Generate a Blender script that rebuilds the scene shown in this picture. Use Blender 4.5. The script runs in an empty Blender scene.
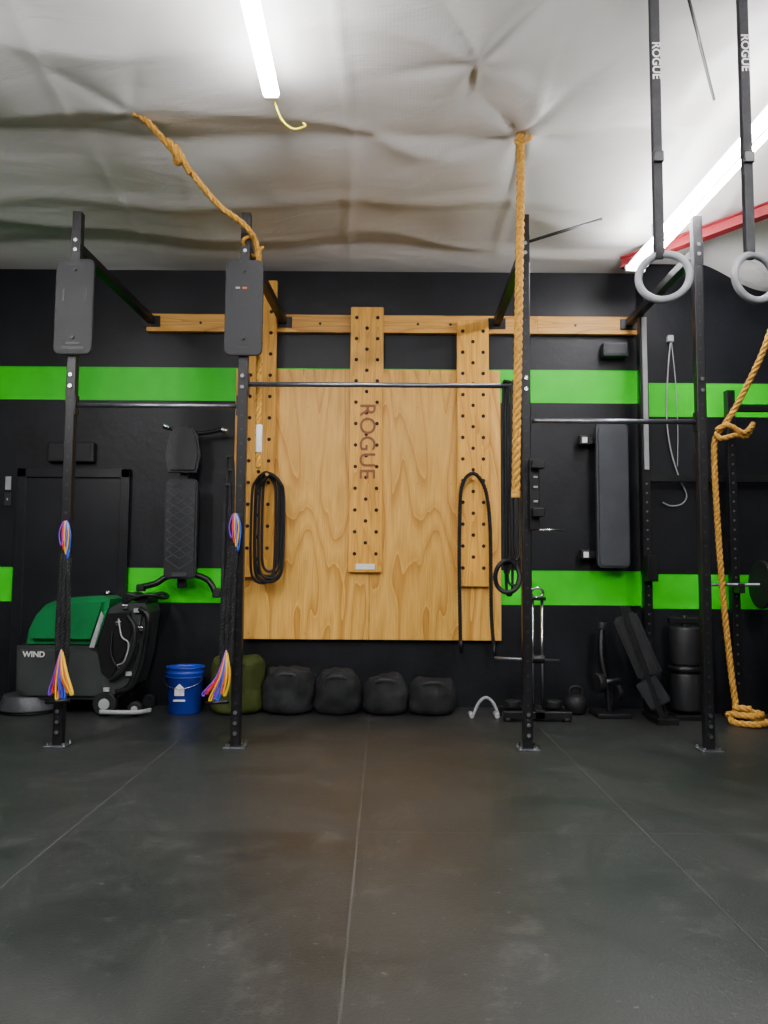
import bpy, bmesh, math, random
from mathutils import Vector, Matrix, noise, Euler
random.seed(4)
D=bpy.data; S=bpy.context.scene
def link(o):
    S.collection.objects.link(o); return o
# ---------------------------------------------------------------- materials
def mat(name,col,rough=.5,metal=0,var=.15,nscale=8,bump=.1,bscale=60,stretch=(1,1,1),spec=.5,emit=0,col2=None,coat=0):
    m=D.materials.new(name); m.use_nodes=True; nt=m.node_tree; N=nt.nodes; L=nt.links
    b=N['Principled BSDF']; b.inputs['Roughness'].default_value=rough; b.inputs['Metallic'].default_value=metal
    b.inputs['Specular IOR Level'].default_value=spec
    b.inputs['Coat Weight'].default_value=coat
    tc=N.new('ShaderNodeTexCoord'); mp=N.new('ShaderNodeMapping'); mp.inputs['Scale'].default_value=stretch
    L.new(tc.outputs['Object'],mp.inputs['Vector'])
    n=N.new('ShaderNodeTexNoise'); n.inputs['Scale'].default_value=nscale; n.inputs['Detail'].default_value=5
    L.new(mp.outputs['Vector'],n.inputs['Vector'])
    r=N.new('ShaderNodeValToRGB'); c2=col2 or tuple(min(1,c*(1+var)+.0) for c in col); c1=tuple(c*(1-var) for c in col)
    if col2: c1=col
    r.color_ramp.elements[0].position=.3; r.color_ramp.elements[1].position=.7
    r.color_ramp.elements[0].color=(*c1,1); r.color_ramp.elements[1].color=(*c2,1)
    L.new(n.outputs['Fac'],r.inputs['Fac']); L.new(r.outputs['Color'],b.inputs['Base Color'])
    if bump:
        n2=N.new('ShaderNodeTexNoise'); n2.inputs['Scale'].default_value=bscale; n2.inputs['Detail'].default_value=3
        L.new(mp.outputs['Vector'],n2.inputs['Vector'])
        bp=N.new('ShaderNodeBump'); bp.inputs['Strength'].default_value=bump; bp.inputs['Distance'].default_value=.01
        L.new(n2.outputs['Fac'],bp.inputs['Height']); L.new(bp.outputs['Normal'],b.inputs['Normal'])
    if emit:
        b.inputs['Emission Color'].default_value=(*col,1); b.inputs['Emission Strength'].default_value=emit
    return m
def wood(name,light,dark,sx,sz,freq,rough=.42):
    m=D.materials.new(name); m.use_nodes=True; nt=m.node_tree; N=nt.nodes; L=nt.links
    b=N['Principled BSDF']; b.inputs['Roughness'].default_value=rough; b.inputs['Specular IOR Level'].default_value=.3
    tc=N.new('ShaderNodeTexCoord'); mp=N.new('ShaderNodeMapping'); mp.inputs['Scale'].default_value=(sx,1,sz)
    L.new(tc.outputs['Object'],mp.inputs['Vector'])
    n=N.new('ShaderNodeTexNoise'); n.inputs['Scale'].default_value=1.0; n.inputs['Detail'].default_value=2.5; n.inputs['Roughness'].default_value=.45
    n.inputs['Distortion'].default_value=.3
    L.new(mp.outputs['Vector'],n.inputs['Vector'])
    mu=N.new('ShaderNodeMath'); mu.operation='MULTIPLY'; mu.inputs[1].default_value=freq; L.new(n.outputs['Fac'],mu.inputs[0])
    fr=N.new('ShaderNodeMath'); fr.operation='FRACT'; L.new(mu.outputs[0],fr.inputs[0])
    r=N.new('ShaderNodeValToRGB'); e=r.color_ramp.elements
    e[0].position=0; e[0].color=(*dark,1); e[1].position=1; e[1].color=(*light,1)
    a=e.new(.25); a.color=(*[(l*.7+d*.3) for l,d in zip(light,dark)],1); a=e.new(.6); a.color=(*light,1)
    a=e.new(.92); a.color=(*[(l*.6+d*.4) for l,d in zip(light,dark)],1)
    L.new(fr.outputs[0],r.inputs['Fac'])
    mp2=N.new('ShaderNodeMapping'); mp2.inputs['Scale'].default_value=(90,10,4) if sx>sz else (4,10,90)
    L.new(tc.outputs['Object'],mp2.inputs['Vector'])
    n2=N.new('ShaderNodeTexNoise'); n2.inputs['Scale'].default_value=1; n2.inputs['Detail'].default_value=4; L.new(mp2.outputs['Vector'],n2.inputs['Vector'])
    mx=N.new('ShaderNodeMixRGB'); mx.blend_type='MULTIPLY'; mx.inputs['Fac'].default_value=.45
    r2=N.new('ShaderNodeValToRGB'); r2.color_ramp.elements[0].position=.35; r2.color_ramp.elements[0].color=(.62,.55,.45,1); r2.color_ramp.elements[1].position=.6; r2.color_ramp.elements[1].color=(1,1,1,1)
    L.new(n2.outputs['Fac'],r2.inputs['Fac'])
    L.new(r.outputs['Color'],mx.inputs['Color1']); L.new(r2.outputs['Color'],mx.inputs['Color2']); L.new(mx.outputs['Color'],b.inputs['Base Color'])
    return m
M_wall=mat('black_wall_paint',(.0055,.0065,.009),.45,var=.5,nscale=2.5,bump=.25,bscale=14,spec=.3)
M_green=mat('green_wall_paint',(.012,.60,.003),.45,var=.10,nscale=3,bump=.15,bscale=14,spec=.3)
M_steel=mat('black_powder_coat',(.006,.006,.007),.38,metal=0,var=.3,nscale=20,bump=.08,bscale=150,spec=.35)
M_black=mat('black_rubber',(.007,.007,.008),.55,var=.3,nscale=12,bump=.25,bscale=70,spec=.35)
M_fabric=mat('black_cordura',(.011,.012,.013),.8,var=.5,nscale=9,bump=.5,bscale=160,spec=.3)
M_pad=mat('black_vinyl_pad',(.014,.015,.017),.42,var=.2,nscale=10,bump=.2,bscale=120,spec=.4)
M_padg=mat('charcoal_vinyl_pad',(.04,.045,.052),.45,var=.15,nscale=6,bump=.15,bscale=120,spec=.4)
M_panel=mat('grey_plastic',(.018,.020,.023),.5,var=.1,nscale=5,bump=.05,spec=.4)
M_plate=mat('target_plate_plastic',(.010,.0115,.013),.5,var=.15,nscale=5,bump=.05,spec=.3)
M_chrome=mat('chrome',(.55,.56,.58),.22,metal=1,var=.1,nscale=10,bump=.02)
M_bar=mat('brushed_steel_bar',(.22,.23,.26),.35,metal=.9,var=.15,nscale=30,bump=.05,bscale=200)
M_white=mat('white_enamel',(.75,.76,.78),.4,var=.05,nscale=4,bump=.02)
M_label=mat('label_white',(.8,.8,.78),.5,var=.08,nscale=20,bump=0)
M_rope=mat('manila_rope',(.42,.19,.025),.85,col2=(.74,.41,.075),nscale=50,bump=.6,bscale=260,spec=.2)
M_ring=mat('grey_ring_finish',(.26,.27,.29),.4,var=.2,nscale=12,bump=.1,bscale=40)
M_strap=mat('strap_webbing',(.035,.036,.04),.75,var=.2,nscale=30,bump=.4,bscale=300)
M_blue=mat('blue_bucket_plastic',(.008,.035,.36),.35,var=.1,nscale=5,bump=.02)
M_olive=mat('olive_cordura',(.045,.058,.011),.8,var=.25,nscale=8,bump=.5,bscale=140,spec=.2)
M_lid=mat('green_tank_plastic',(.004,.14,.035),.35,var=.15,nscale=5,bump=.04)
M_body=mat('dark_machine_plastic',(.028,.034,.032),.4,var=.15,nscale=6,bump=.05)
M_lgrey=mat('light_grey_plastic',(.30,.31,.32),.45,var=.1,nscale=6,bump=.03)
M_redsteel=mat('red_primer_steel',(.24,.012,.018),.5,var=.2,nscale=10,bump=.1)
M_red=mat('red_band',(.55,.01,.015),.5,bump=.1); M_yel=mat('yellow_band',(.75,.45,.01),.5,bump=.1)
M_pur=mat('purple_band',(.14,.03,.45),.5,bump=.1); M_blu=mat('blue_band',(.02,.08,.55),.5,bump=.1); M_org=mat('orange_band',(.7,.13,.01),.5,bump=.1)
M_brown=mat('brown_leather',(.09,.045,.035),.6,var=.25,nscale=8,bump=.3,bscale=60)
M_tube=mat('fluorescent_glow',(1,.97,1),.4,var=.0,bump=0,emit=105)
M_hole=mat('drilled_hole_dark',(.02,.007,.002),.9,var=.2,bump=0)
M_ink=mat('burned_logo_ink',(.22,.075,.02),.6,var=.3,nscale=60,bump=0)
M_door=mat('black_door_paint',(.008,.009,.011),.35,var=.3,nscale=3,bump=.08,bscale=20,spec=.4)
M_cord=mat('yellow_cord',(.7,.62,.02),.5,bump=.05)
M_ply=wood('plywood_veneer',(.86,.48,.095),(.55,.245,.03),2.1,.33,14)
M_peg=wood('pegboard_ply',(.86,.44,.062),(.62,.28,.03),7,.6,7)
M_str=wood('stringer_pine',(.80,.42,.09),(.5,.23,.035),.6,8,7)
# floor
def floor_mat():
    m=D.materials.new('rubber_mat_floor'); m.use_nodes=True; nt=m.node_tree; N=nt.nodes; L=nt.links; b=N['Principled BSDF']; b.inputs['Specular IOR Level'].default_value=.42
    tc=N.new('ShaderNodeTexCoord')
    def brick(loc,w,h,ms):
        mp=N.new('ShaderNodeMapping'); mp.inputs['Location'].default_value=loc; L.new(tc.outputs['Object'],mp.inputs['Vector'])
        br=N.new('ShaderNodeTexBrick'); br.offset=0; br.inputs['Scale'].default_value=1; br.inputs['Brick Width'].default_value=w; br.inputs['Row Height'].default_value=h
        br.inputs['Mortar Size'].default_value=ms; br.inputs['Mortar Smooth'].default_value=.5; L.new(mp.outputs['Vector'],br.inputs['Vector']); return br
    br=brick((.11+1.34*8,3.3+1.83*6,0),1.34,1.83,.005)
    br.inputs['Color1'].default_value=(.0155,.0185,.018,1); br.inputs['Color2'].default_value=(.0115,.0135,.013,1); br.inputs['Mortar'].default_value=(.022,.024,.023,1)
    n=N.new('ShaderNodeTexNoise'); n.inputs['Scale'].default_value=1.1; n.inputs['Detail'].default_value=10; n.inputs['Roughness'].default_value=.68; L.new(tc.outputs['Object'],n.inputs['Vector'])
    r=N.new('ShaderNodeValToRGB'); r.color_ramp.elements[0].position=.40; r.color_ramp.elements[0].color=(0,0,0,1); r.color_ramp.elements[1].position=.66; r.color_ramp.elements[1].color=(1,1,1,1)
    L.new(n.outputs['Fac'],r.inputs['Fac'])
    mx=N.new('ShaderNodeMixRGB'); mx.inputs['Color2'].default_value=(.036,.036,.034,1)
    mm=N.new('ShaderNodeMath'); mm.operation='MULTIPLY'; mm.inputs[1].default_value=.5; L.new(r.outputs['Color'],mm.inputs[0]); L.new(mm.outputs[0],mx.inputs['Fac'])
    L.new(br.outputs['Color'],mx.inputs['Color1'])
    bs=brick((.11+1.34*8,500,0),1.34,1000,.006)
    n4=N.new('ShaderNodeTexNoise'); n4.inputs['Scale'].default_value=1.0; n4.inputs['Detail'].default_value=4; L.new(tc.outputs['Object'],n4.inputs['Vector'])
    m4=N.new('ShaderNodeMapRange'); m4.inputs['From Min'].default_value=.42; m4.inputs['From Max'].default_value=.66; m4.inputs['To Min'].default_value=.08; m4.inputs['To Max'].default_value=.8; L.new(n4.outputs['Fac'],m4.inputs['Value'])
    mm4=N.new('ShaderNodeMath'); mm4.operation='MULTIPLY'; L.new(m4.outputs[0],mm4.inputs[0]); L.new(bs.outputs['Fac'],mm4.inputs[1])
    mxs=N.new('ShaderNodeMixRGB'); mxs.inputs['Color2'].default_value=(.075,.075,.07,1); L.new(mm4.outputs[0],mxs.inputs['Fac']); L.new(mx.outputs['Color'],mxs.inputs['Color1'])
    n3=N.new('ShaderNodeTexNoise'); n3.inputs['Scale'].default_value=3.2; n3.inputs['Detail'].default_value=14; n3.inputs['Roughness'].default_value=.8; L.new(tc.outputs['Object'],n3.inputs['Vector'])
    r3=N.new('ShaderNodeValToRGB'); r3.color_ramp.elements[0].position=.54; r3.color_ramp.elements[0].color=(0,0,0,1); r3.color_ramp.elements[1].position=.72; r3.color_ramp.elements[1].color=(.7,.7,.7,1); L.new(n3.outputs['Fac'],r3.inputs['Fac'])
    mx2=N.new('ShaderNodeMixRGB'); mx2.inputs['Color2'].default_value=(.07,.069,.066,1); L.new(r3.outputs['Color'],mx2.inputs['Fac']); L.new(mxs.outputs['Color'],mx2.inputs['Color1'])
    vo=N.new('ShaderNodeTexNoise'); vo.inputs['Scale'].default_value=34; vo.inputs['Detail'].default_value=4; L.new(tc.outputs['Object'],vo.inputs['Vector'])
    rv=N.new('ShaderNodeValToRGB'); rv.color_ramp.elements[0].position=.69; rv.color_ramp.elements[0].color=(0,0,0,1); rv.color_ramp.elements[1].position=.76; rv.color_ramp.elements[1].color=(.45,.45,.45,1); L.new(vo.outputs['Fac'],rv.inputs['Fac'])
    mx3=N.new('ShaderNodeMixRGB'); mx3.inputs['Color2'].default_value=(.16,.16,.16,1); L.new(rv.outputs['Color'],mx3.inputs['Fac']); L.new(mx2.outputs['Color'],mx3.inputs['Color1'])
    L.new(mx3.outputs['Color'],b.inputs['Base Color'])
    rr=N.new('ShaderNodeMapRange'); rr.inputs['From Min'].default_value=.3; rr.inputs['From Max'].default_value=.7; rr.inputs['To Min'].default_value=.34; rr.inputs['To Max'].default_value=.52; L.new(n.outputs['Fac'],rr.inputs['Value']); L.new(rr.outputs[0],b.inputs['Roughness'])
    n2=N.new('ShaderNodeTexNoise'); n2.inputs['Scale'].default_value=110; n2.inputs['Detail'].default_value=4; L.new(tc.outputs['Object'],n2.inputs['Vector'])
    ad=N.new('ShaderNodeMath'); ad.operation='SUBTRACT'; L.new(n2.outputs['Fac'],ad.inputs[0]); L.new(br.outputs['Fac'],ad.inputs[1])
    bp=N.new('ShaderNodeBump'); bp.inputs['Strength'].default_value=.35; bp.inputs['Distance'].default_value=.004; L.new(ad.outputs[0],bp.inputs['Height']); L.new(bp.outputs['Normal'],b.inputs['Normal'])
    return m
M_floor=floor_mat()
def ceil_mat():
    m=D.materials.new('vinyl_insulation'); m.use_nodes=True; nt=m.node_tree; N=nt.nodes; L=nt.links; b=N['Principled BSDF']
    b.inputs['Roughness'].default_value=.34
    tc=N.new('ShaderNodeTexCoord')
    n=N.new('ShaderNodeTexNoise'); n.inputs['Scale'].default_value=.9; n.inputs['Detail'].default_value=6; L.new(tc.outputs['Object'],n.inputs['Vector'])
    r=N.new('ShaderNodeValToRGB'); r.color_ramp.elements[0].position=.3; r.color_ramp.elements[0].color=(.70,.69,.65,1); r.color_ramp.elements[1].position=.7; r.color_ramp.elements[1].color=(.83,.825,.80,1)
    L.new(n.outputs['Fac'],r.inputs['Fac']); L.new(r.outputs['Color'],b.inputs['Base Color'])
    w=N.new('ShaderNodeTexWave'); w.bands_direction='Y'; w.inputs['Scale'].default_value=14; w.inputs['Distortion'].default_value=1.5; w.inputs['Detail'].default_value=2; L.new(tc.outputs['Object'],w.inputs['Vector'])
    w2=N.new('ShaderNodeTexWave'); w2.bands_direction='X'; w2.inputs['Scale'].default_value=14; w2.inputs['Distortion'].default_value=1; L.new(tc.outputs['Object'],w2.inputs['Vector'])
    ad=N.new('ShaderNodeMath'); ad.operation='ADD'; L.new(w.outputs['Fac'],ad.inputs[0]); L.new(w2.outputs['Fac'],ad.inputs[1])
    bp=N.new('ShaderNodeBump'); bp.inputs['Strength'].default_value=.07; bp.inputs['Distance'].default_value=.003; L.new(ad.outputs[0],bp.inputs['Height'])
    mp=N.new('ShaderNodeMapping'); mp.inputs['Scale'].default_value=(1.0,2.4,1); L.new(tc.outputs['Object'],mp.inputs['Vector'])
    n2=N.new('ShaderNodeTexNoise'); n2.inputs['Scale'].default_value=1.8; n2.inputs['Detail'].default_value=4; n2.inputs['Distortion'].default_value=1.2; L.new(mp.outputs['Vector'],n2.inputs['Vector'])
    bp2=N.new('ShaderNodeBump'); bp2.inputs['Strength'].default_value=.20; bp2.inputs['Distance'].default_value=.05; L.new(n2.outputs['Fac'],bp2.inputs['Height']); L.new(bp.outputs['Normal'],bp2.inputs['Normal'])
    L.new(bp2.outputs['Normal'],b.inputs['Normal'])
    return m
M_ceil=ceil_mat()
# ---------------------------------------------------------------- builders
def empty(name,loc):
    e=D.objects.new(name,None); e.location=loc; e.empty_display_size=.1; link(e); return e
def fin(o,m,par,smooth=False):
    o.data.materials.append(m)
    if smooth:
        for p in o.data.polygons: p.use_smooth=True
    if par:
        o.parent=par; o.matrix_parent_inverse=Matrix.Translation(-Vector(par.location))
    return o
def frombm(name,bm,m,par,smooth=False,loc=(0,0,0),rot=None):
    bmesh.ops.recalc_face_normals(bm,faces=bm.faces)
    me=D.meshes.new(name); bm.to_mesh(me); bm.free(); o=D.objects.new(name,me); link(o); o.location=loc
    if rot: o.rotation_euler=rot
    return fin(o,m,par,smooth)
def box(name,c,s,m,par=None,bev=0,rot=None,seg=3):
    bm=bmesh.new(); bmesh.ops.create_cube(bm,size=1); bmesh.ops.scale(bm,vec=s,verts=bm.verts)
    if bev: bmesh.ops.bevel(bm,geom=bm.edges[:],offset=bev,segments=seg,affect='EDGES',profile=.5)
    return frombm(name,bm,m,par,False,c,rot)
def ext(name,x0,x1,y0,y1,z0,z1,m,par=None,bev=0):
    return box(name,((x0+x1)/2,(y0+y1)/2,(z0+z1)/2),(abs(x1-x0),abs(y1-y0),abs(z1-z0)),m,par,bev)
def cyl(name,p0,p1,r,m,par=None,r2=None,seg=20,bev=0):
    p0=Vector(p0);p1=Vector(p1);d=p1-p0;c=(p0+p1)/2
    bm=bmesh.new(); bmesh.ops.create_cone(bm,cap_ends=True,segments=seg,radius1=r,radius2=r if r2 is None else r2,depth=d.length)
    if bev:
        ed=[e for e in bm.edges if any(len(f.verts)>4 for f in e.link_faces)]
        bmesh.ops.bevel(bm,geom=ed,offset=bev,segments=3,affect='EDGES',profile=.5)
    q=Vector((0,0,1)).rotation_difference(d.normalized())
    o=frombm(name,bm,m,par,True,c); o.rotation_euler=q.to_euler()
    for p in o.data.polygons:
        if len(p.vertices)>4: p.use_smooth=False
    return o
def beam(name,p0,p1,w,h,m,par=None,bev=.003):
    p0=Vector(p0);p1=Vector(p1);d=p1-p0
    bm=bmesh.new(); bmesh.ops.create_cube(bm,size=1); bmesh.ops.scale(bm,vec=(w,d.length,h),verts=bm.verts)
    if bev: bmesh.ops.bevel(bm,geom=bm.edges[:],offset=bev,segments=2,affect='EDGES')
    o=frombm(name,bm,m,par,False,(p0+p1)/2); o.rotation_euler=d.to_track_quat('Y','Z').to_euler(); return o
def cr(pts,n=10,closed=False):
    P=[Vector(p) for p in pts]; out=[]; k=len(P)
    rng=k if closed else k-1
    for i in range(rng):
        if closed: a,b,c,d=P[(i-1)%k],P[i],P[(i+1)%k],P[(i+2)%k]
        else: a,b,c,d=P[max(i-1,0)],P[i],P[i+1],P[min(i+2,k-1)]
        for j in range(n):
            t=j/n
            out.append(.5*((2*b)+(c-a)*t+(2*a-5*b+4*c-d)*t*t+(3*b-a-3*c+d)*t**3))
    if not closed: out.append(P[-1])
    return out
def frames(path,closed=False):
    T=[]; k=len(path)
    for i in range(k):
        if closed: t=path[(i+1)%k]-path[i-1]
        else: t=path[min(i+1,k-1)]-path[max(i-1,0)]
        T.append(t.normalized() if t.length>1e-9 else Vector((0,0,1)))
    up=Vector((0,1,0))
    if abs(T[0].dot(up))>.95: up=Vector((1,0,0))
    N=[]; n=(up-T[0]*up.dot(T[0])).normalized()
    for t in T:
        n=(n-t*n.dot(t)); n=n.normalized() if n.length>1e-6 else Vector((1,0,0)); N.append(n.copy())
    return T,N
def sweep(bm,path,ra,rb,closed=False,seg=10):
    T,N=frames(path,closed); rings=[]
    for p,t,n in zip(path,T,N):
        b=t.cross(n)
        rings.append([bm.verts.new(p+n*(ra*math.cos(2*math.pi*j/seg))+b*(rb*math.sin(2*math.pi*j/seg))) for j in range(seg)])
    k=len(rings)
    for i in range(k if closed else k-1):
        A=rings[i];B=rings[(i+1)%k]
        for j in range(seg): bm.faces.new((A[j],A[(j+1)%seg],B[(j+1)%seg],B[j]))
    if not closed:
        bm.faces.new(rings[0]); bm.faces.new(rings[-1])
def tube(name,pts,r,m,par=None,rb=None,n=10,closed=False,seg=10,smoothpath=True):
    path=cr(pts,n,closed) if smoothpath else [Vector(p) for p in pts]
    bm=bmesh.new(); sweep(bm,path,r,rb if rb else r,closed,seg); return frombm(name,bm,m,par,True)
def rope(name,pts,R,m,par=None,pitch=.16,closed=False):
    base=cr(pts,24); # resample
    path=[base[0]]; step=.012; acc=0
    for i in range(1,len(base)):
        a,b=base[i-1],base[i]; L=(b-a).length; s=step-acc
        while s<=L: path.append(a+(b-a)*(s/L)); s+=step
        acc=L-(s-step)
    T,N=frames(path); bm=bmesh.new()
    for k in range(3):
        pp=[]
        for i,(p,t,n) in enumerate(zip(path,T,N)):
            a=2*math.pi*(i*step/pitch+k/3); b=t.cross(n); pp.append(p+(n*math.cos(a)+b*math.sin(a))*R*.5)
        sweep(bm,pp,R*.56,R*.56,False,8)
    return frombm(name,bm,m,par,True)
def lathe(name,prof,loc,m,par=None,seg=40,rot=None,deform=0,sd=0,sx=1,sy=1):
    bm=bmesh.new(); R=[]
    for r,z in prof:
        ring=[]
        for j in range(seg):
            a=2*math.pi*j/seg; v=Vector((r*math.cos(a)*sx,r*math.sin(a)*sy,z))
            if deform and r>.001:
                q=(noise.noise(v*6+Vector((sd,sd,0)))+.45*noise.noise(v*15+Vector((sd,0,sd))))*deform; v=v*(1+q)
                v.z=max(v.z,prof[0][1])
            ring.append(bm.verts.new(v))
        R.append(ring)
    for i in range(len(R)-1):
        for j in range(seg): bm.faces.new((R[i][j],R[i][(j+1)%seg],R[i+1][(j+1)%seg],R[i+1][j]))
    bm.faces.new(R[0]); bm.faces.new(R[-1])
    return frombm(name,bm,m,par,True,loc,rot)
def prism(name,outline,y0,y1,m,par=None,bev=.01,smooth=False,seg=3):
    bm=bmesh.new(); vs=[bm.verts.new((x,y0,z)) for x,z in outline]; f=bm.faces.new(vs)
    g=bmesh.ops.extrude_face_region(bm,geom=[f]); bmesh.ops.translate(bm,vec=(0,y1-y0,0),verts=[v for v in g['geom'] if isinstance(v,bmesh.types.BMVert)])
    if bev:
        ed=[e for e in bm.edges if abs(e.verts[0].co.y-e.verts[1].co.y)<1e-6]
        bmesh.ops.bevel(bm,geom=ed,offset=bev,segments=seg,affect='EDGES')
    return frombm(name,bm,m,par,smooth)
def rrect(cx,cz,w,h,r,n=6):
    o=[]
    for (sx,sz,a0) in ((1,1,0),(-1,1,90),(-1,-1,180),(1,-1,270)):
        for i in range(n+1):
            a=math.radians(a0+90*i/n); o.append((cx+sx*(w/2-r)+r*math.cos(a),cz+sz*(h/2-r)+r*math.sin(a)))
    return o
def discs(name,pts,r,t,m,par,axis='Y',seg=12):
    bm=bmesh.new()
    for p in pts:
        R=Matrix.Rotation(math.pi/2,4,'X') if axis=='Y' else (Matrix.Rotation(math.pi/2,4,'Y') if axis=='X' else Matrix())
        bmesh.ops.create_cone(bm,cap_ends=True,segments=seg,radius1=r,radius2=r,depth=t,matrix=Matrix.Translation(p)@R)
    return frombm(name,bm,m,par)
def text(name,s,loc,size,m,par,vertical=False,ext_=.001,bold=0,spacing=1,up=False):
    cu=D.curves.new(name,'FONT'); cu.body=s; cu.size=size; cu.extrude=ext_; cu.align_x='CENTER'; cu.align_y='CENTER'; cu.offset=bold; cu.space_character=spacing
    t=D.objects.new(name+'_tmp',cu); link(t); bpy.context.view_layer.update()
    me=D.meshes.new_from_object(t.evaluated_get(bpy.context.evaluated_depsgraph_get())); D.objects.remove(t)
    M=Matrix.Rotation(math.pi/2,4,'X')
    if vertical: M=Matrix.Rotation(math.pi/2,4,'Y')@M
    me.transform(M); o=D.objects.new(name,me); link(o); o.location=loc; return fin(o,m,par)
# ---------------------------------------------------------------- room shell
WY=7.0
ext('floor',-5,5,-4,7,-.1,0,M_floor)
ext('wall_back',-5,5,WY,WY+.15,0,4.5,M_wall)
ext('wall_left',-5.15,-5,-4,7.15,0,5.6,M_wall)
ext('wall_right',5,5.15,-4,7.15,0,5.6,M_wall)
ext('wall_front',-5.15,5.15,-4.15,-4,0,5.8,M_wall)
ext('wall_bumpout',2.33,5,6.78,7,0,4.0,M_wall)
ext('trim_1',-5,2.33,6.996,7,2.765,3.075,M_green)
ext('trim_2',-2.33,2.33,6.996,7,.915,1.225,M_green)
ext('trim_3',-5,-3.36,6.996,7,.915,1.225,M_green)
ext('trim_4',2.326,2.33,6.78,6.996,2.765,3.075,M_green)
ext('trim_5',2.33,5,6.776,6.78,2.60,2.905,M_green)
ext('trim_6',2.326,5,6.776,6.78,.90,1.20,M_green)
ext('trim_7',2.326,2.33,6.78,6.996,.90,1.20,M_green)
def sst(t):
    t=max(0,min(1,t)); return t*t*(3-2*t)
def ceil_z(x,y):
    b=4.0+.125*(7-y)
    fade=min(1,(7-y)/.45)
    wob=.12*noise.noise(Vector((x*.55,0,3)))
    yy=(6.62-y)/1.48+wob
    bay=math.floor(yy); t=yy-bay
    amp=.075*(1+.8*noise.noise(Vector((x*.4,bay*3.7,1))))
    sag=amp*(math.sin(math.pi*t)**.7)
    led=.02*math.exp(-((y-5.86-.18*noise.noise(Vector((x*.8,2,2))))/.09)**2)
    q=Vector((x*.45+.4*noise.noise(Vector((x*.5,y*.5,9))),y*.95,5))
    rid=max(0,1-abs(noise.noise(q))*4)
    w=.026*rid**2+.075*noise.noise(Vector((x*.5,y*.7,2)))+.022*noise.noise(Vector((x*1.5,y*2.2,7)))
    s=0
    for xs in (-3.9,-2.1,-.3,1.0,2.7,4.2):
        dx=x-xs-.08*noise.noise(Vector((y*.7,xs,0))); s+=.012*math.exp(-(dx/.03)**2)-.018*math.exp(-(dx/.35)**2)
    p=0
    for (ax,ay,am) in ((-1.66,4.82,.02),(.935,5.15,.035),(.55,4.45,.03)):
        dx,dy=x-ax,y-ay; r=math.hypot(dx,dy); th=math.atan2(dy,dx)
        c=abs(math.cos(2.5*th+ax)); p+=am*(1-2*c**.5)*math.exp(-r/.5)*min(1,r/.10)
    return b-fade*(sag+w+s+led-.04-p)-.28*sst((x-2.75)/.7)*sst((y-6.25)/.5)
bm=bmesh.new(); nx,ny=280,300; G=[]
for j in range(ny+1):
    y=7.0-11.0*j/ny
    G.append([bm.verts.new((-5+10*i/nx,y,ceil_z(-5+10*i/nx,y))) for i in range(nx+1)])
for j in range(ny):
    for i in range(nx): bm.faces.new((G[j][i],G[j][i+1],G[j+1][i+1],G[j+1][i]))
frombm('ceiling',bm,M_ceil,None,True)
# door
d=empty('door_1',(-2.82,7,0))
ext('door_leaf',-3.25,-2.39,6.965,6.995,.01,2.04,M_door,d,.004)
for n_,a in (('jamb_left',(-3.33,-3.25,0,2.12)),('jamb_right',(-2.39,-2.31,0,2.12)),('head',(-3.33,-2.31,2.04,2.12))):
    ext(n_,a[0],a[1],6.94,7.0,a[2],a[3],M_door,d,.004)
ext('gap_left',-3.252,-3.246,6.955,6.967,.01,2.04,M_panel,d); ext('gap_right',-2.394,-2.388,6.955,6.967,.01,2.04,M_panel,d); ext('gap_top',-3.25,-2.39,6.955,6.967,2.037,2.043,M_panel,d)
cyl('knob_stem',(-2.46,6.965,1.0),(-2.46,6.91,1.0),.012,M_chrome,d); lathe('knob',[(.005,-.03),(.026,-.02),(.03,0),(.026,.02),(.005,.03)],(-2.46,6.9,1.0),M_chrome,d,rot=(math.pi/2,0,0),seg=20)
e=empty('exit_sign',(-2.85,6.97,2.26)); ext('housing',-3.06,-2.64,6.93,7.0,2.18,2.36,M_steel,e,.01); ext('face',-3.03,-2.67,6.925,6.931,2.2,2.34,M_plate,e)
e=empty('light_switch',(-3.43,6.99,1.9)); ext('plate',-3.46,-3.40,6.985,7,1.78,1.9,M_panel,e,.004); ext('toggle',-3.435,-3.425,6.975,6.99,1.83,1.85,M_lgrey,e); ext('notice',-3.46,-3.41,6.994,7,1.93,2.05,M_lgrey,e)
# stringer
e=empty('wall_stringer',(0,6.98,3.48))
ext('board_left',-2.2,-.92,6.94,7,3.40,3.565,M_str,e,.004); ext('board_mid',-.92,1.4,6.94,7,3.40,3.565,M_str,e,.004); ext('board_right',1.4,2.32,6.94,7,3.40,3.565,M_str,e,.004)
discs('lag_bolts',[(x,6.938,3.48) for x in (-2.1,-1.7,-1.3,-.6,-.3,.3,.6,1.3,1.75,2.2)],.012,.012,M_steel,e)
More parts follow.
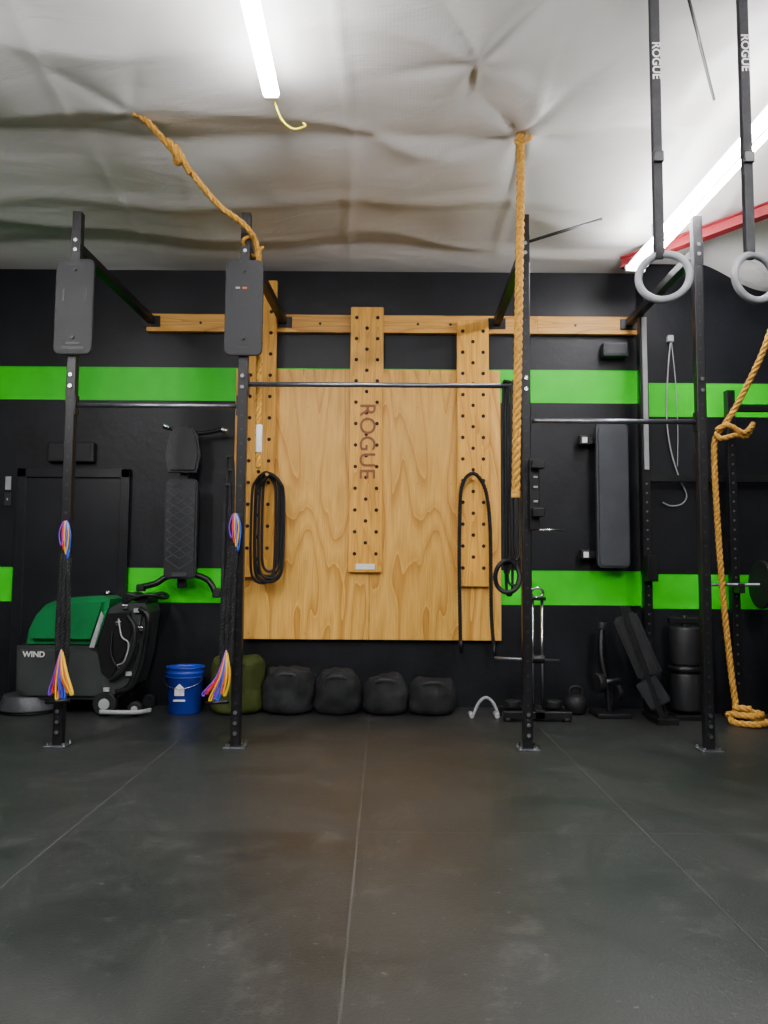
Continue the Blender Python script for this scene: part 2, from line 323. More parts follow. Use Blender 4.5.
# plywood
e=empty('plywood_panel',(0,6.95,1.8))
ext('sheet_left',-1.245,-.13,6.93,6.97,.60,3.05,M_ply,e,.003); ext('sheet_right',-.126,1.055,6.93,6.97,.60,3.05,M_ply,e,.003)
ext('backing_strip',-1.37,-1.20,6.97,6.995,1.0,3.06,M_peg,e,.003)
ext('bottom_cleat',-1.2,1.0,6.97,6.998,.62,.75,M_str,e)
discs('screws',[(x,6.929,z) for x in (-1.2,-.7,.3,.6,1.02) for z in (.65,1.3,2.0,2.7,3.0)],.006,.003,M_bar,e)
def pegboard(cx,z0,z1,y,w,label=False):
    e=empty('climbing_pegboard',(cx,y,(z0+z1)/2))
    prism('board',rrect(cx,(z0+z1)/2,w,z1-z0,.015),y-.02,y+.02,M_peg,e,.004)
    pts=[]; z=z1-.1; k=0
    while z>z0+.08:
        if k%2==0: pts+= [(cx-w*.32,y-.0215,z),(cx+w*.32,y-.0215,z)]
        else: pts.append((cx,y-.0215,z))
        k+=1; z-=.098
    discs('peg_holes',pts,.017,.003,M_hole,e,seg=16)
    return e
p=pegboard(-.165,1.2,3.62,6.90,.30)
text('logo','ROGUE',(-.16,6.877,2.38),.2,M_ink,p,True,bold=.0015,spacing=1.05)
ext('label',-.25,-.08,6.874,6.879,1.225,1.275,M_label,p)
pegboard(.80,1.08,3.50,6.90,.29)
pegboard(-1.13,1.15,3.86,6.89,.28)
# small wall box
e=empty('wall_speaker',(2.1,6.95,3.24)); ext('cabinet',1.99,2.22,6.88,7,3.18,3.31,M_padg,e,.015); ext('grille',2.01,2.20,6.875,6.882,3.2,3.29,M_panel,e,.003)
# ---------------------------------------------------------------- rig
PY=5.39; U=[-2.222,-1.007,.997,2.24]; H=3.78; hw=.033
rig=empty('pull_up_rig',(0,PY,0))
for i,x in enumerate(U):
    ext('upright_%d'%(i+1),x-hw,x+hw,PY-hw,PY+hw,.01,H,M_steel,rig,.006)
    box('foot_plate_%d'%(i+1),(x,PY,.006),(.15,.15,.012),M_bar,rig,.003)
    discs('foot_bolts_%d'%(i+1),[(x+a,PY+b,.022) for a in(-.055,.055) for b in (-.055,.055)],.013,.02,M_chrome,rig,'Z',6)
    discs('holes_%d'%(i+1),[(x,PY-hw-.0005,.2+.1*k) for k in range(36)],.009,.002,M_panel,rig)
    discs('bolts_%d'%(i+1),[(x,PY-hw-.006,z) for z in (.10,.17,.24,2.58,2.5,3.49,3.56)],.015,.014,M_chrome,rig,seg=6)
    wx=x+.07 if i<2 else x+(.03 if i==2 else 0)
    beam('crossmember_%d'%(i+1),(x,PY+hw,3.52),(wx,6.94,3.50),.065,.065,M_steel,rig)
    box('wall_bracket_%d'%(i+1),(wx,6.93,3.49),(.16,.012,.10),M_steel,rig,.003)
    prism('gusset_%d'%(i+1),[(x-.033,3.42),(x+.033,3.42),(x+.033,3.62),(x-.033,3.62)],PY-hw-.005,PY-hw-.0005,M_steel,rig,.001)
def rbar(n_,x0,x1,z,m,r=.017,y=PY):
    cyl(n_,(x0+hw,y,z),(x1-hw,y,z),r,m,rig,seg=20)
    for s,xx in ((1,x0+hw+.004),(-1,x1-hw-.004)): box(n_+'_flange_%s'%('l' if s>0 else 'r'),(xx,y,z),(.008,.07,.14),M_steel,rig,.002)
rbar('pullup_bar_1',U[0],U[1],2.37,M_bar); rbar('pullup_bar_2',U[1],U[2],2.53,M_bar,.018); rbar('pullup_bar_3',U[2],U[3],2.28,M_bar,.018)
# target panels
for x in (U[0]+.018,U[1]+.005):
    e=empty('rig_target_plate',(x,PY-.06,3.05))
    prism('plate',rrect(x,3.065,.268,.69,.045),PY-.070,PY-.045,M_plate,e,.004)
    for k,zz in enumerate((2.80,2.765)):
        prism('slot_%d'%k,rrect(x,zz,.16 if k else .10,.016,.007),PY-.0715,PY-.068,M_steel,e,0)
    for k,xx in enumerate((-.08,.08)): prism('upper_slot_%d'%k,rrect(x+xx,3.15,.012,.09,.005),PY-.0715,PY-.068,M_steel,e,0)
    prism('top_slot',rrect(x,3.37,.12,.016,.007),PY-.0715,PY-.068,M_steel,e,0)
    if x>-1.5:
        ext('tag_white',x-.06,x-.03,PY-.073,PY-.069,3.20,3.212,M_lgrey,e); ext('tag_orange',x-.01,x+.02,PY-.073,PY-.069,3.20,3.212,M_org,e)
    discs('bolts',[(x,PY-.074,3.33),(x,PY-.074,2.84)],.012,.012,M_steel,e,seg=6)
# ropes
cz=ceil_z
e=empty('climbing_rope',(-1.6,4.88,4.2))
rope('strands',[(-1.66,4.82,cz(-1.66,4.82)+.01),(-1.58,4.88,4.16),(-1.38,5.0,3.96),(-1.17,5.15,3.74),(-.99,5.27,3.63),(-.925,5.38,3.52),(-.915,5.45,3.25),(-.91,5.46,2.8),(-.905,5.46,2.3),(-.90,5.46,1.93)],.022,M_rope,e)
rope('knot',[(-1.47,4.96,4.08),(-1.43,4.93,4.04),(-1.39,4.97,3.94),(-1.43,5.03,3.98),(-1.42,4.98,4.05),(-1.36,4.95,3.95),(-1.33,5.02,3.88)],.020,M_rope,e)
cyl('whipping',(-.90,5.46,2.25),(-.90,5.46,2.05),.025,M_label,e,bev=.004)
tube('lashing',[(-.90,5.49,3.58),(-.97,5.46,3.5),(-1.02,5.33,3.55),(-.95,5.34,3.6)],.012,M_rope,e)
e=empty('climbing_rope',(.93,5.15,4.2))
rope('strands',[(.935,5.15,cz(.935,5.15)+.03),(.93,5.15,3.8),(.915,5.16,3.0),(.90,5.17,2.3),(.89,5.18,1.72)],.029,M_rope,e)
ct=cz(.935,5.15)
tube('loop',[(.93,5.12,ct-.08),(.99,5.12,ct-.06),(1.0,5.13,ct-.01),(.95,5.15,ct-.01),(.90,5.15,ct-.06),(.93,5.12,ct-.11)],.013,M_rope,e)
cyl('end_whip',(.89,5.18,1.76),(.889,5.18,1.71),.031,M_rope,e,bev=.004)
e=empty('climbing_rope',(2.85,6.4,0))
rope('strands',[(3.45,5.35,cz(3.45,5.35)),(3.25,5.6,3.75),(3.10,5.9,3.3),(3.03,6.1,2.95),(2.93,6.3,2.62),(2.84,6.36,2.45),(2.78,6.38,2.36),(2.765,6.4,2.2),(2.78,6.4,1.6),(2.81,6.4,1.0),(2.85,6.38,.4),(2.87,6.36,.12),(2.80,6.28,.03),(2.93,6.15,.03),(3.07,6.25,.03),(3.0,6.42,.035),(2.86,6.44,.045),(2.81,6.32,.08),(2.93,6.2,.085),(3.05,6.3,.085),(2.93,6.42,.10),(2.86,6.33,.13),(2.95,6.26,.13)],.025,M_rope,e)
rope('knot',[(2.76,6.34,2.40),(2.85,6.32,2.44),(2.98,6.33,2.38),(3.05,6.36,2.42),(3.1,6.4,2.47),(3.03,6.38,2.36),(2.92,6.34,2.36),(2.80,6.33,2.33),(2.76,6.36,2.38)],.022,M_rope,e)
# rings
for k,x in enumerate((1.205,1.605)):
    e=empty('gymnastic_ring',(x,3.3,2.5))
    t=tube('ring',[(x+.02+.102*math.cos(a),3.3+.03*math.cos(a)*(1 if k else -1),2.51+.102*math.sin(a)) for a in [2*math.pi*i/24 for i in range(24)]],.0165,M_ring,e,closed=True,n=3,seg=14)
    top=cz(x,3.3)-.012
    bm=bmesh.new()
    for yy in (3.285,3.315): 
        bmesh.ops.create_cube(bm,size=1,matrix=Matrix.Translation((x,yy,(2.63+top)/2))@Matrix.Diagonal((.038,.003,top-2.63,1)))
    frombm('strap',bm,M_strap,e)
    tube('strap_loop',[(x,3.285,2.66),(x,3.283,2.62),(x,3.30,2.592),(x,3.317,2.62),(x,3.315,2.66)],.003,M_strap,e,rb=.019)
    box('cam_buckle',(x,3.28,3.05),(.045,.02,.05),M_steel,e,.004)
    text('strap_lettering','ROGUE',(x,3.2825,3.50+.04*k),.052,M_label,e,True,ext_=.0005,bold=.001)
# fluorescent fixtures
def fixture(name,p0,p1,w=.12,lit=True):
    p0=Vector(p0);p1=Vector(p1); d=(p1-p0).normalized(); s=d.cross(Vector((0,0,1))).normalized()
    e=empty(name,(p0+p1)/2)
    beam('housing',p0,p1,w*.5,.05,M_white,e,.004)
    for k,o in enumerate((-w*.36,w*.36)):
        dz=Vector((0,0,-.045)); cyl('tube_%d'%(k+1),p0+s*o+dz+d*.03,p1+s*o+dz-d*.03,.019,M_tube,e)
    for k,q in enumerate((p0+d*.015,p1-d*.015)): o=box('end_cap_%d'%(k+1),q+Vector((0,0,-.045)),(w,.03,.055),M_white,e,.004); o.rotation_euler=d.to_track_quat('Y','Z').to_euler()
    for k,f in enumerate((.15,.85)):
        q=p0+(p1-p0)*f; cyl('hanger_%d'%(k+1),q,(q.x,q.y,cz(q.x,q.y)),.004,M_bar,e,seg=8)
    return e
fixture('fluorescent_light',(2.14,6.45,3.86),(2.34,4.0,4.0),.17)
f=fixture('fluorescent_light',(-.70,4.48,4.13),(-.70,2.05,4.2),.085)
fixture('fluorescent_light',(-.6,.9,4.25),(-.6,-1.5,4.35),.14)
fixture('fluorescent_light',(2.3,2.2,4.1),(2.3,-.2,4.25),.14)
fixture('fluorescent_light',(-3.3,3.6,4.0),(-3.3,1.2,4.2),.14)
e=empty('extension_cord',(-.69,4.48,4.1))
tube('cord',[(-.69,4.5,4.11),(-.68,4.5,4.05),(-.64,4.52,3.96),(-.57,4.53,3.91),(-.50,4.53,3.93),(-.515,4.53,3.95)],.007,M_cord,e)
# red roof beam
e=empty('roof_beam',(3,5.8,4.05))
P0=Vector((2.1,6.65,3.95));P1=Vector((4.8,4.0,4.22))
beam('web',P0,P1,.012,.09,M_redsteel,e,0); beam('flange_bottom',P0+Vector((0,0,-.045)),P1+Vector((0,0,-.045)),.08,.010,M_redsteel,e,0); beam('flange_top',P0+Vector((0,0,.045)),P1+Vector((0,0,.045)),.08,.010,M_redsteel,e,0)
e=empty('roof_tie_rod',(1.3,5.4,3.8))
cyl('rod_1',(1.03,5.42,3.60),(1.62,5.6,3.86),.011,M_steel,e); cyl('rod_2',(1.22,3.25,4.35),(2.0,4.5,4.1),.009,M_steel,e)
# ---------------------------------------------------------------- wall benches
e=empty('wall_mounted_bench',(-1.79,6.85,1.8))
prism('back_pad',rrect(-1.785,1.57,.28,.88,.05),6.74,6.82,M_pad,e,.015,seg=4)
prism('seat_pad',[(-1.91,2.07),(-1.66,2.07),(-1.63,2.22),(-1.66,2.40),(-1.70,2.47),(-1.87,2.47),(-1.91,2.40),(-1.94,2.22)],6.74,6.82,M_pad,e,.02,seg=4)
ext('spine',-1.82,-1.75,6.82,6.89,1.05,2.5,M_steel,e,.005)
for k in range(9): 
    for s in (-1,1):
        z=1.22+.085*k; beam('stitch_%d_%s'%(k,'a' if s<0 else 'b'),(-1.785,6.7385,z),(-1.785+s*.12,6.7385,z+.08),.004,.007,M_padg,e,0)
        if 0<k: beam('stitch_x_%d_%s'%(k,'a' if s<0 else 'b'),(-1.785+s*.12,6.7385,z),(-1.785,6.7385,z+.08),.004,.007,M_padg,e,0)
tube('top_handle',[(-1.95,6.83,2.50),(-1.88,6.84,2.46),(-1.75,6.84,2.43),(-1.6,6.84,2.44),(-1.45,6.83,2.47)],.02,M_steel,e)
for k,xx in enumerate((-1.96,-1.44)): cyl('grip_end_%d'%k,(xx-.02,6.83,2.50-.03*k),(xx+.03,6.83,2.48-.03*k),.028,M_chrome,e,bev=.004)
tube('foot',[(-2.12,6.8,1.06),(-2.0,6.8,1.09),(-1.9,6.82,1.15),(-1.7,6.82,1.17),(-1.55,6.82,1.12),(-1.47,6.8,1.0)],.027,M_steel,e)
box('foot_cap_l',(-2.13,6.8,1.05),(.07,.08,.06),M_black,e,.012); box('foot_cap_r',(-1.46,6.8,1.01),(.07,.08,.08),M_black,e,.012)
box('wall_hook',(-1.79,6.945,2.38),(.12,.11,.05),M_steel,e,.004); box('wall_hook_lower',(-1.79,6.945,1.2),(.12,.11,.05),M_steel,e,.004)
prism('logo_plate',rrect(-1.785,1.17,.13,.035,.008),6.737,6.741,M_padg,e,0)
e=empty('flat_bench',(2.03,6.88,1.9))
prism('pad',rrect(2.03,1.90,.285,1.29,.05),6.78,6.86,M_padg,e,.018,seg=4)
ext('frame',2.0,2.06,6.86,6.92,1.35,2.45,M_steel,e,.004)
for k,z in enumerate((2.40,1.37)):
    box('bracket_%d'%k,(1.93,6.945,z),(.26,.11,.06),M_steel,e,.005); box('hook_cap_%d'%k,(1.80,6.90,z),(.09,.09,.085),M_steel,e,.008); box('hook_tag_%d'%k,(1.80,6.852,z),(.045,.006,.05),M_label,e)
# ---------------------------------------------------------------- floor scrubber
e=empty('floor_scrubber',(-2.55,6.7,0))
prism('recovery_tank_lid',[(-3.0,.58),(-2.985,.70),(-2.93,.82),(-2.85,.91),(-2.74,.955),(-2.6,.975),(-2.36,.985),(-2.31,.96),(-2.33,.86),(-2.41,.58)],6.50,6.90,M_lid,e,.05,seg=5)
prism('solution_tank',[(-3.06,.57),(-2.41,.57),(-2.36,.55),(-2.30,.88),(-2.22,.93),(-2.0,.93),(-1.98,.85),(-2.02,.5),(-2.08,.25),(-2.22,.13),(-2.95,.13),(-3.05,.2)],6.47,6.92,M_body,e,.035,seg=4)
prism('side_panel',[(-2.30,.84),(-2.10,.86),(-2.08,.7),(-2.16,.45),(-2.26,.3),(-2.33,.35),(-2.38,.55)],6.455,6.475,M_steel,e,.008)
prism('accent_curve',[(-2.44,.56),(-2.40,.56),(-2.33,.82),(-2.35,.86),(-2.40,.7)],6.458,6.475,M_lgrey,e,.004)
text('brand_lettering','WIND',(-2.90,6.468,.50),.065,M_label,e,bold=.001)
for k,(x,r) in enumerate(((-2.30,.10),(-2.05,.06))): 
    cyl('wheel_%d'%k,(x,6.46,r),(x,6.53,r),r,M_black,e,bev=.01); cyl('hub_%d'%k,(x,6.455,r),(x,6.462,r),r*.45,M_lgrey,e)
    cyl('wheel_far_%d'%k,(x,6.85,r),(x,6.92,r),r,M_black,e,bev=.01)
cyl('brush_deck',(-3.0,6.68,.03),(-3.0,6.68,.15),.26,M_padg,e,r2=.22,seg=40,bev=.01); cyl('brush',(-3.0,6.68,0),(-3.0,6.68,.03),.24,M_black,e,seg=40)
tube('squeegee',[(-2.32,6.42,.045),(-2.15,6.40,.045),(-2.0,6.42,.045),(-1.93,6.52,.045)],.010,M_lgrey,e,rb=.018)
tube('handle',[(-2.2,6.52,.90),(-2.1,6.50,.97),(-1.97,6.50,1.0),(-1.9,6.54,.98),(-1.88,6.68,.97),(-1.9,6.82,.98),(-1.97,6.86,1.0),(-2.1,6.86,.97)],.016,M_steel,e)
box('control_panel',(-2.08,6.68,.97),(.2,.30,.06),M_steel,e,.012,rot=(0,.2,0))
tube('drain_hose',[(-2.03,6.46,.88),(-1.95,6.43,.82),(-1.96,6.43,.6),(-2.0,6.43,.4),(-2.07,6.43,.25),(-2.2,6.45,.2)],.024,M_steel,e)
tube('vacuum_hose',[(-2.12,6.45,.82),(-2.05,6.41,.72),(-2.07,6.41,.52),(-2.16,6.42,.36),(-2.25,6.44,.3)],.02,M_black,e)
tube('power_cable',[(-2.2,6.45,.80),(-2.16,6.42,.66),(-2.1,6.42,.6),(-2.13,6.42,.46),(-2.2,6.44,.42)],.006,M_lgrey,e)
tube('power_cable_b',[(-2.25,6.45,.70),(-2.24,6.42,.5),(-2.14,6.42,.38),(-2.05,6.42,.5),(-2.02,6.42,.62)],.008,M_steel,e)
for k,(x,z) in enumerate(((-2.15,.9),(-2.05,.87),(-2.2,.76),(-2.1,.35),(-2.02,.72),(-2.28,.22))): box('latch_%d'%k,(x,6.45,z),(.05,.02,.035),(M_lgrey if k%2 else M_chrome),e,.004)
# bags
prof=lambda w,h:[(w*.30,0),(w*.42,.012),(w*.49,h*.18),(w*.5,h*.4),(w*.485,h*.62),(w*.42,h*.84),(w*.3,h*.96),(w*.12,h),(w*.01,h)]
def sandbag(x,y,w,h,m,sd,name='sandbag',tall=False):
    e=empty(name,(x,y,0)); pr=[(w*.36,0),(w*.44,.015),(w*.49,h*.12),(w*.5,h*.4),(w*.49,h*.7),(w*.45,h*.88),(w*.36,h*.97),(w*.15,h),(w*.01,h)] if tall else prof(w,h)
    q=cr([(r,0,z) for r,z in pr],4); lathe('bag',[(max(v.x,.001),max(0,v.z)) for v in q],(x,y,0),m,e,48,deform=.12,sd=sd)
    tube('grip_strap',[(x-w*.2,y-w*.40,h*.86),(x-w*.1,y-w*.46,h*.93),(x+w*.1,y-w*.46,h*.93),(x+w*.2,y-w*.40,h*.86)],.004,M_strap,e,rb=.012)
    return e
sandbag(-3.42,6.5,.36,.20,M_brown,7)
sandbag(-1.25,6.72,.46,.47,M_olive,1,tall=True)
sandbag(-.81,6.73,.44,.37,M_fabric,2,tall=True); sandbag(-.385,6.73,.42,.35,M_fabric,3); sandbag(.02,6.73,.40,.32,M_fabric,4); sandbag(.42,6.73,.42,.30,M_fabric,5)
# bucket
e=empty('bucket',(-1.69,6.68,0)); bx=-1.69
lathe('pail',[(.13,0),(.135,.005),(.152,.32),(.158,.325),(.158,.345),(.154,.35),(.156,.375),(.163,.378),(.163,.388),(.15,.388),(.146,.37),(.128,.012),(.001,.012)],(bx,6.68,0),M_blue,e,48)
for k,z in enumerate((.30,.335)): lathe('rib_%d'%k,[(.150,z),(.163,z+.004),(.163,z+.008),(.150,z+.012)],(bx,6.68,0),M_blue,e,48)
tube('bail',[(bx-.165,6.68,.34),(bx-.14,6.56,.26),(bx,6.50,.22),(bx+.14,6.56,.26),(bx+.165,6.68,.34)],.003,M_chrome,e)
prism('print_logo',[(bx-.05,.16),(bx+.03,.16),(bx+.03,.22),(bx-.01,.26),(bx-.05,.22)],6.530,6.534,M_label,e,0); prism('print_line',rrect(bx-.01,.12,.10,.015,.005),6.532,6.538,M_label,e,0)
# triangle handle
e=empty('row_handle',(.86,6.55,0))
tube('frame',[(.76,6.55,.02),(.80,6.55,.11),(.845,6.55,.155),(.885,6.55,.155),(.93,6.55,.11),(.97,6.55,.02)],.013,M_lgrey,e)
for k,x in enumerate((.76,.97)): cyl('grip_%d'%k,(x-.02,6.48,.02),(x-.02,6.62,.02),.02,M_lgrey,e,bev=.003)
# ---------------------------------------------------------------- bands
def band(e,n_,x,y,z0,z1,w,m,t=.004,fl=.016,tw=0):
    pts=[(x,y-.01,z1),(x-w*.35,y,z1-w*.3),(x-w/2,y,z1-.2*(z1-z0)),(x-w/2+tw,y-.01,z0+.25*(z1-z0)),(x-w*.4,y,z0+.05),(x,y,z0),(x+w*.4,y,z0+.05),(x+w/2-tw,y+.01,z0+.25*(z1-z0)),(x+w/2,y,z1-.2*(z1-z0)),(x+w*.35,y,z1-w*.3)]
    return tube(n_,pts,fl,m,e,rb=t,closed=True,n=6,seg=8)
e=empty('resistance_band_loops',(-1.03,6.8,1.6))
for k,(x,w,z0,z1,m) in enumerate(((-1.05,.18,1.12,2.08,M_black),(-1.02,.22,1.16,2.07,M_black),(-1.00,.14,1.2,2.06,M_black),(-1.06,.21,1.10,2.06,M_black),(-.99,.21,1.14,2.05,M_black),(-1.0,.24,1.11,2.04,M_fabric))): band(e,'band_%d'%k,x,6.80-.014*k,z0,z1,w,m,t=.012,fl=.012)
cyl('peg',(-1.03,6.868,2.05),(-1.03,6.70,2.05),.014,M_str,e)
e=empty('jump_rope',(.8,6.84,1.6))
rope('cord',[(.68,6.84,.62),(.675,6.84,.9),(.67,6.84,1.3),(.675,6.84,1.7),(.69,6.84,1.95),(.75,6.83,2.07),(.83,6.83,2.07),(.91,6.84,1.92),(.945,6.84,1.6),(.95,6.84,1.2),(.955,6.84,.8),(.975,6.84,.55)],.017,M_fabric,e,pitch=.09)
cyl('handle_1',(.68,6.84,.62),(.69,6.84,.5),.016,M_steel,e); cyl('handle_2',(.975,6.84,.57),(.98,6.84,.45),.016,M_steel,e); cyl('peg',(.79,6.878,2.04),(.79,6.78,2.04),.014,M_str,e)
e=empty('resistance_band_hanging',(.88,5.42,1.8))
for k,(x,w,z0,m) in enumerate(((.88,.05,1.05,M_black),(.905,.09,1.12,M_black),(.86,.04,1.2,M_fabric),(.925,.05,1.3,M_black))): band(e,'band_%d'%k,x,PY-.01*k+.02,z0,2.555,w,m,t=.008,fl=.014)
tube('coil',[(.86+.085*math.cos(a),5.36+.02*math.sin(a*2),1.18+.11*math.sin(a)) for a in [2*math.pi*i/10 for i in range(10)]],.016,M_black,e,closed=True)
# colour strap sets on uprights 1 & 2
def strapset(x,dirx,top,extra=False):
    y=PY-.06; e=empty('suspension_strap_set',(x,y,1.0))
    for k,o in enumerate((-.026,.0,.026)):
        rope('braid_%d'%k,[(x+o*.6,y,top),(x+o+.01*dirx,y-.01*k,1.2),(x+o*1.3+.02*dirx,y-.01,.8),(x+o+.02*dirx,y,.55)],.019,M_fabric,e,pitch=.07)
    for k,(m,o) in enumerate(((M_pur,-.02),(M_red,.0),(M_yel,.015),(M_blu,.028))):
        tube('upper_loop_%d'%k,[(x+o*.4,y-.02,top+.08),(x+o-.015,y-.03,top),(x+o,y-.03,top-.09-.03*k),(x+o+.015,y-.03,top-.02)],.007,m,e,closed=True,n=5,seg=8,rb=.005)
    cols=[M_pur,M_red,M_yel,M_pur,M_blu,M_org,M_yel]
    for k,m in enumerate(cols):
        f=(k-3)/3; bx=x+.02*dirx+f*.07+dirx*.035; bz=.31+.05*abs(f)+(.03 if k%2 else 0)
        tube('lower_loop_%d'%k,[(x+.02*dirx,y-.02,.66),((x+bx)/2-.008,y-.03-.004*k,.49),(bx-.008,y-.035,bz+.02),(bx,y-.035,bz),(bx+.010,y-.035,bz+.02),((x+bx)/2+.010,y-.03,.50)],.010,m,e,closed=True,n=5,seg=8,rb=.006)
    cyl('handle',(x-.09+dirx*.04,y-.04,.31),(x+.07+dirx*.04,y-.04,.325),.013,M_steel,e)
    if extra:
        for k,(x_,w,z0) in enumerate(((-1.085,.06,.66),(-1.08,.045,.74),(-1.092,.035,.95))): band(e,'long_band_%d'%k,x_,PY-.02-.01*k,z0,2.0-.1*k,w,M_fabric,t=.010,fl=.014)
strapset(-2.20,.3,1.46); strapset(-1.03,-2.0,1.52,True)
# ---------------------------------------------------------------- right-hand equipment
e=empty('cable_pulley_stand',(1.28,6.5,0))
for k,y in enumerate((6.38,6.62)): ext('base_rail_%d'%k,.98,1.54,y-.03,y+.03,.02,.08,M_steel,e,.006)
ext('base_cross',1.24,1.32,6.35,6.65,.02,.09,M_steel,e,.004); 
for k,x in enumerate((1.02,1.50)): cyl('base_foot_%d'%k,(x,6.38,0),(x,6.38,.03),.035,M_black,e); cyl('base_foot_b%d'%k,(x,6.62,0),(x,6.62,.03),.035,M_black,e)
cyl('rod_1',(1.25,6.5,.08),(1.25,6.5,.99),.013,M_chrome,e); cyl('rod_2',(1.33,6.5,.08),(1.33,6.5,.99),.013,M_chrome,e)
box('top_plate',(1.29,6.5,.99),(.14,.06,.03),M_steel,e,.005)
tube('top_ring',[(1.29+.05*math.cos(a),6.5,1.04+.04*math.sin(a)) for a in [2*math.pi*i/10 for i in range(10)]],.010,M_chrome,e,closed=True)
cyl('cross_handle',(.92,6.45,.50),(1.46,6.45,.48),.013,M_bar,e); cyl('carriage',(1.24,6.47,.49),(1.34,6.47,.49),.035,M_steel,e,bev=.004)
for k,(x) in enumerate((1.08,1.42)): cyl('weight_%d'%k,(x,6.5,.09),(x,6.5,.15),.07,M_black,e,bev=.008)
e=empty('rig_pin_holder',(1.05,PY-.05,1.6))
box('plate',(1.045,PY-.06,1.75),(.07,.03,.5),M_steel,e,.006); cyl('pin',(1.02,PY-.06,1.505),(1.24,PY-.06,1.50),.008,M_chrome,e); box('cup',(1.06,PY-.1,1.95),(.09,.08,.05),M_steel,e,.006); box('lower_cup',(1.06,PY-.1,1.62),(.08,.08,.06),M_steel,e,.006)
for k,z in enumerate((1.7,1.8,1.87)): box('latch_%d'%k,(1.05,PY-.08,z),(.03,.01,.015),M_lgrey,e,.002)
def kettle(x,y,s):
    e=empty('kettlebell',(x,y,0)); q=cr([(r*s,0,z*s) for r,z in ((.06,0),(.09,.02),(.105,.09),(.09,.15),(.04,.18),(.005,.185))],4)
    lathe('bell',[(max(v.x,.001),max(v.z,0)) for v in q],(x,y,0),M_black,e,32)
    tube('handle',[(x-.05*s,y,.15*s),(x-.062*s,y,.20*s),(x-.045*s,y,.245*s),(x,y,.255*s),(x+.045*s,y,.245*s),(x+.062*s,y,.20*s),(x+.05*s,y,.15*s)],.015*s,M_black,e)
kettle(1.66,6.72,.9)
e=empty('landmine_attachment',(1.92,6.65,0))
box('base',(1.93,6.65,.02),(.28,.3,.04),M_steel,e,.008); tube('sleeve',[(1.93,6.65,.04),(1.91,6.66,.25),(1.88,6.7,.5),(1.90,6.75,.72)],.026,M_steel,e)
cyl('disc',(1.80,6.60,.28),(1.86,6.62,.28),.08,M_black,e,bev=.008); cyl('arm',(1.82,6.61,.28),(2.02,6.66,.30),.018,M_bar,e); cyl('knob',(1.90,6.75,.72),(1.91,6.75,.78),.035,M_panel,e,bev=.006)
cyl('disc_b',(1.98,6.63,.20),(2.02,6.64,.20),.06,M_black,e,bev=.006)
e=empty('leaning_step_bench',(2.15,6.5,0))
beam('rail_left',(1.98,6.42,.93),(2.26,6.32,.05),.05,.04,M_steel,e); beam('rail_right',(2.06,6.55,.93),(2.34,6.47,.05),.05,.04,M_steel,e)
beam('pad',(2.01,6.47,.86),(2.20,6.40,.36),.09,.20,M_pad,e,.02); beam('foot_pad',(2.14,6.37,.34),(2.26,6.35,.14),.06,.18,M_panel,e,.01)
for k,t in enumerate((.1,.35,.6,.85)): cyl('rung_%d'%k,(1.98+.28*t,6.42-.1*t,.93-.88*t),(2.06+.28*t,6.55-.08*t,.93-.88*t),.012,M_bar,e)
box('base',(2.28,6.39,.025),(.17,.30,.05),M_steel,e,.008)
e=empty('foam_roller_stand',(2.56,6.6,0))
box('base',(2.56,6.6,.02),(.30,.30,.04),M_steel,e,.006); cyl('post',(2.56,6.6,.04),(2.56,6.6,.85),.025,M_steel,e)
cyl('roller_1',(2.56,6.6,.06),(2.56,6.6,.38),.125,M_pad,e,bev=.02,seg=32); cyl('roller_2',(2.56,6.6,.44),(2.56,6.6,.76),.125,M_pad,e,bev=.02,seg=32); cyl('separator',(2.56,6.6,.385),(2.56,6.6,.435),.14,M_steel,e,seg=32)
box('top',(2.56,6.6,.81),(.27,.06,.05),M_steel,e,.006)
# rack
e=empty('squat_rack',(2.6,6.6,0))
ext('upright_1',2.235,2.305,6.62,6.69,.01,3.46,M_steel,e,.005); ext('guide_rail',2.25,2.29,6.600,6.62,2.1,3.45,M_lgrey,e,.003)
ext('upright_2',2.93,3.0,6.50,6.57,.01,2.78,M_steel,e,.005)
ext('upright_3',3.72,3.79,6.50,6.57,.01,2.78,M_steel,e,.005)
discs('holes_1',[(2.27,6.619,.3+.08*k) for k in range(22)],.009,.002,M_bar,e); discs('holes_2',[(2.965,6.499,.3+.08*k) for k in range(30)],.009,.002,M_bar,e)
box('foot_1',(2.27,6.63,.02),(.10,.16,.04),M_steel,e,.005); box('foot_2',(2.965,6.55,.02),(.12,.3,.04),M_steel,e,.005); box('foot_3',(3.755,6.5,.02),(.12,.4,.04),M_steel,e,.005)
ext('top_beam',2.3,3.72,6.63,6.68,2.0,2.06,M_steel,e,.004); ext('mid_beam',2.99,3.73,6.51,6.56,2.6,2.66,M_steel,e,.004)
cyl('barbell',(2.72,6.42,1.12),(4.4,6.42,1.12),.014,M_bar,e); 
for k,x in enumerate((3.02,3.07)): cyl('plate_%d'%k,(x+.1,6.42,1.12),(x+.14,6.42,1.12),.2-.03*k,M_black,e,bev=.01,seg=36)
box('j_cup_1',(2.965,6.45,1.09),(.05,.12,.08),M_steel,e,.005); box('j_cup_2',(3.755,6.45,1.09),(.05,.12,.08),M_steel,e,.005)
box('spotter',(2.27,6.56,1.25),(.09,.12,.22),M_steel,e,.008)
e=empty('power_cord',(2.5,6.74,2.6))
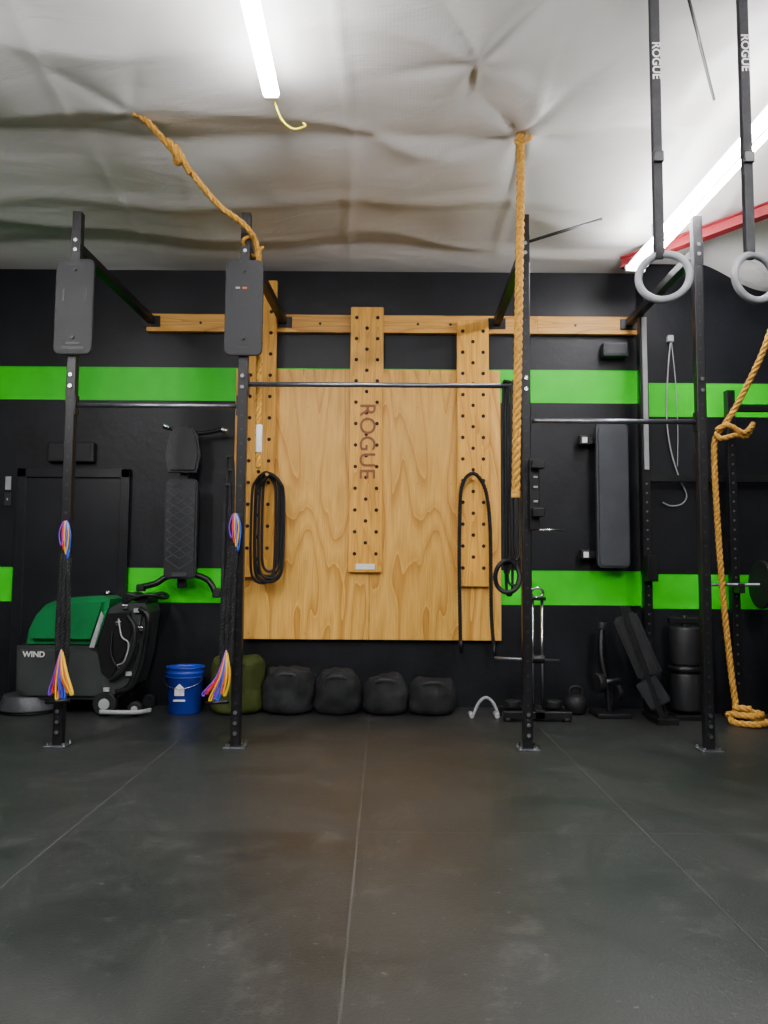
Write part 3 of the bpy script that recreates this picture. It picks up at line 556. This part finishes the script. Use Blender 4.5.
box('plug',(2.55,6.75,3.3),(.05,.05,.06),M_lgrey,e,.006); tube('cord',[(2.55,6.74,3.28),(2.52,6.74,3.0),(2.50,6.74,2.6),(2.53,6.74,2.3),(2.60,6.74,2.05),(2.66,6.74,1.9),(2.62,6.74,1.82),(2.52,6.74,1.8),(2.45,6.74,1.83)],.006,M_lgrey,e)
tube('cord_b',[(2.56,6.75,3.28),(2.59,6.75,2.9),(2.60,6.75,2.5),(2.59,6.75,2.15)],.004,M_lgrey,e)
# plate storage far right
e=empty('weight_plate_tree',(3.35,6.2,0))
box('base',(3.3,6.0,.02),(.4,.4,.04),M_steel,e,.006); ext('post',3.27,3.33,5.97,6.03,.04,1.0,M_steel,e,.004)
for k,z in enumerate((.3,.75)):
    cyl('pin_%d'%k,(3.3,5.82,z),(3.3,6.18,z),.024,M_bar,e)
    for j in range(3): cyl('plate_%d_%d'%(k,j),(3.3,5.83+.05*j,z),(3.3,5.87+.05*j,z),.21-.02*j,M_black,e,bev=.01,seg=36)
# ---------------------------------------------------------------- lights
def area(n_,loc,sx,sy,p,col=(1,.975,.94)):
    l=D.lights.new(n_,'AREA'); l.shape='RECTANGLE'; l.size=sx; l.size_y=sy; l.energy=p; l.color=col
    o=D.objects.new(n_,l); link(o); o.location=loc; return o
area('fixture_fill',(-.6,-.3,4.15),.15,2.4,110); area('fixture_fill.001',(2.3,1.0,4.0),.15,2.4,110); area('fixture_fill.002',(-3.3,2.4,3.9),.15,2.4,95)  # extra area lights added under the out-of-view fixtures to boost their output
def point(n_,loc,p,r=.2,col=(1,.97,.94)):
    l=D.lights.new(n_,'POINT'); l.energy=p; l.shadow_soft_size=r; l.color=col; o=D.objects.new(n_,l); link(o); o.location=loc
point('room_fill',(-.6,.8,3.4),125); point('room_fill.001',(2.8,.6,3.2),65); point('room_fill.002',(-3.4,1.6,3.3),90)  # added fill: bare point lights brightening ceiling and room, no pendants hang here
w=D.worlds.new('World'); S.world=w; w.use_nodes=True; w.node_tree.nodes['Background'].inputs[0].default_value=(.6,.65,.7,1); w.node_tree.nodes['Background'].inputs[1].default_value=.1
cam=D.cameras.new('camera'); co=D.objects.new('camera',cam); link(co)
cam.lens=27.07; cam.sensor_width=36; cam.clip_start=.05
co.matrix_world=Matrix.Translation((0,0,1.21))@Matrix.Rotation(math.radians(94.4),4,'X')@Matrix.Rotation(math.radians(.4),4,'Z')
S.camera=co
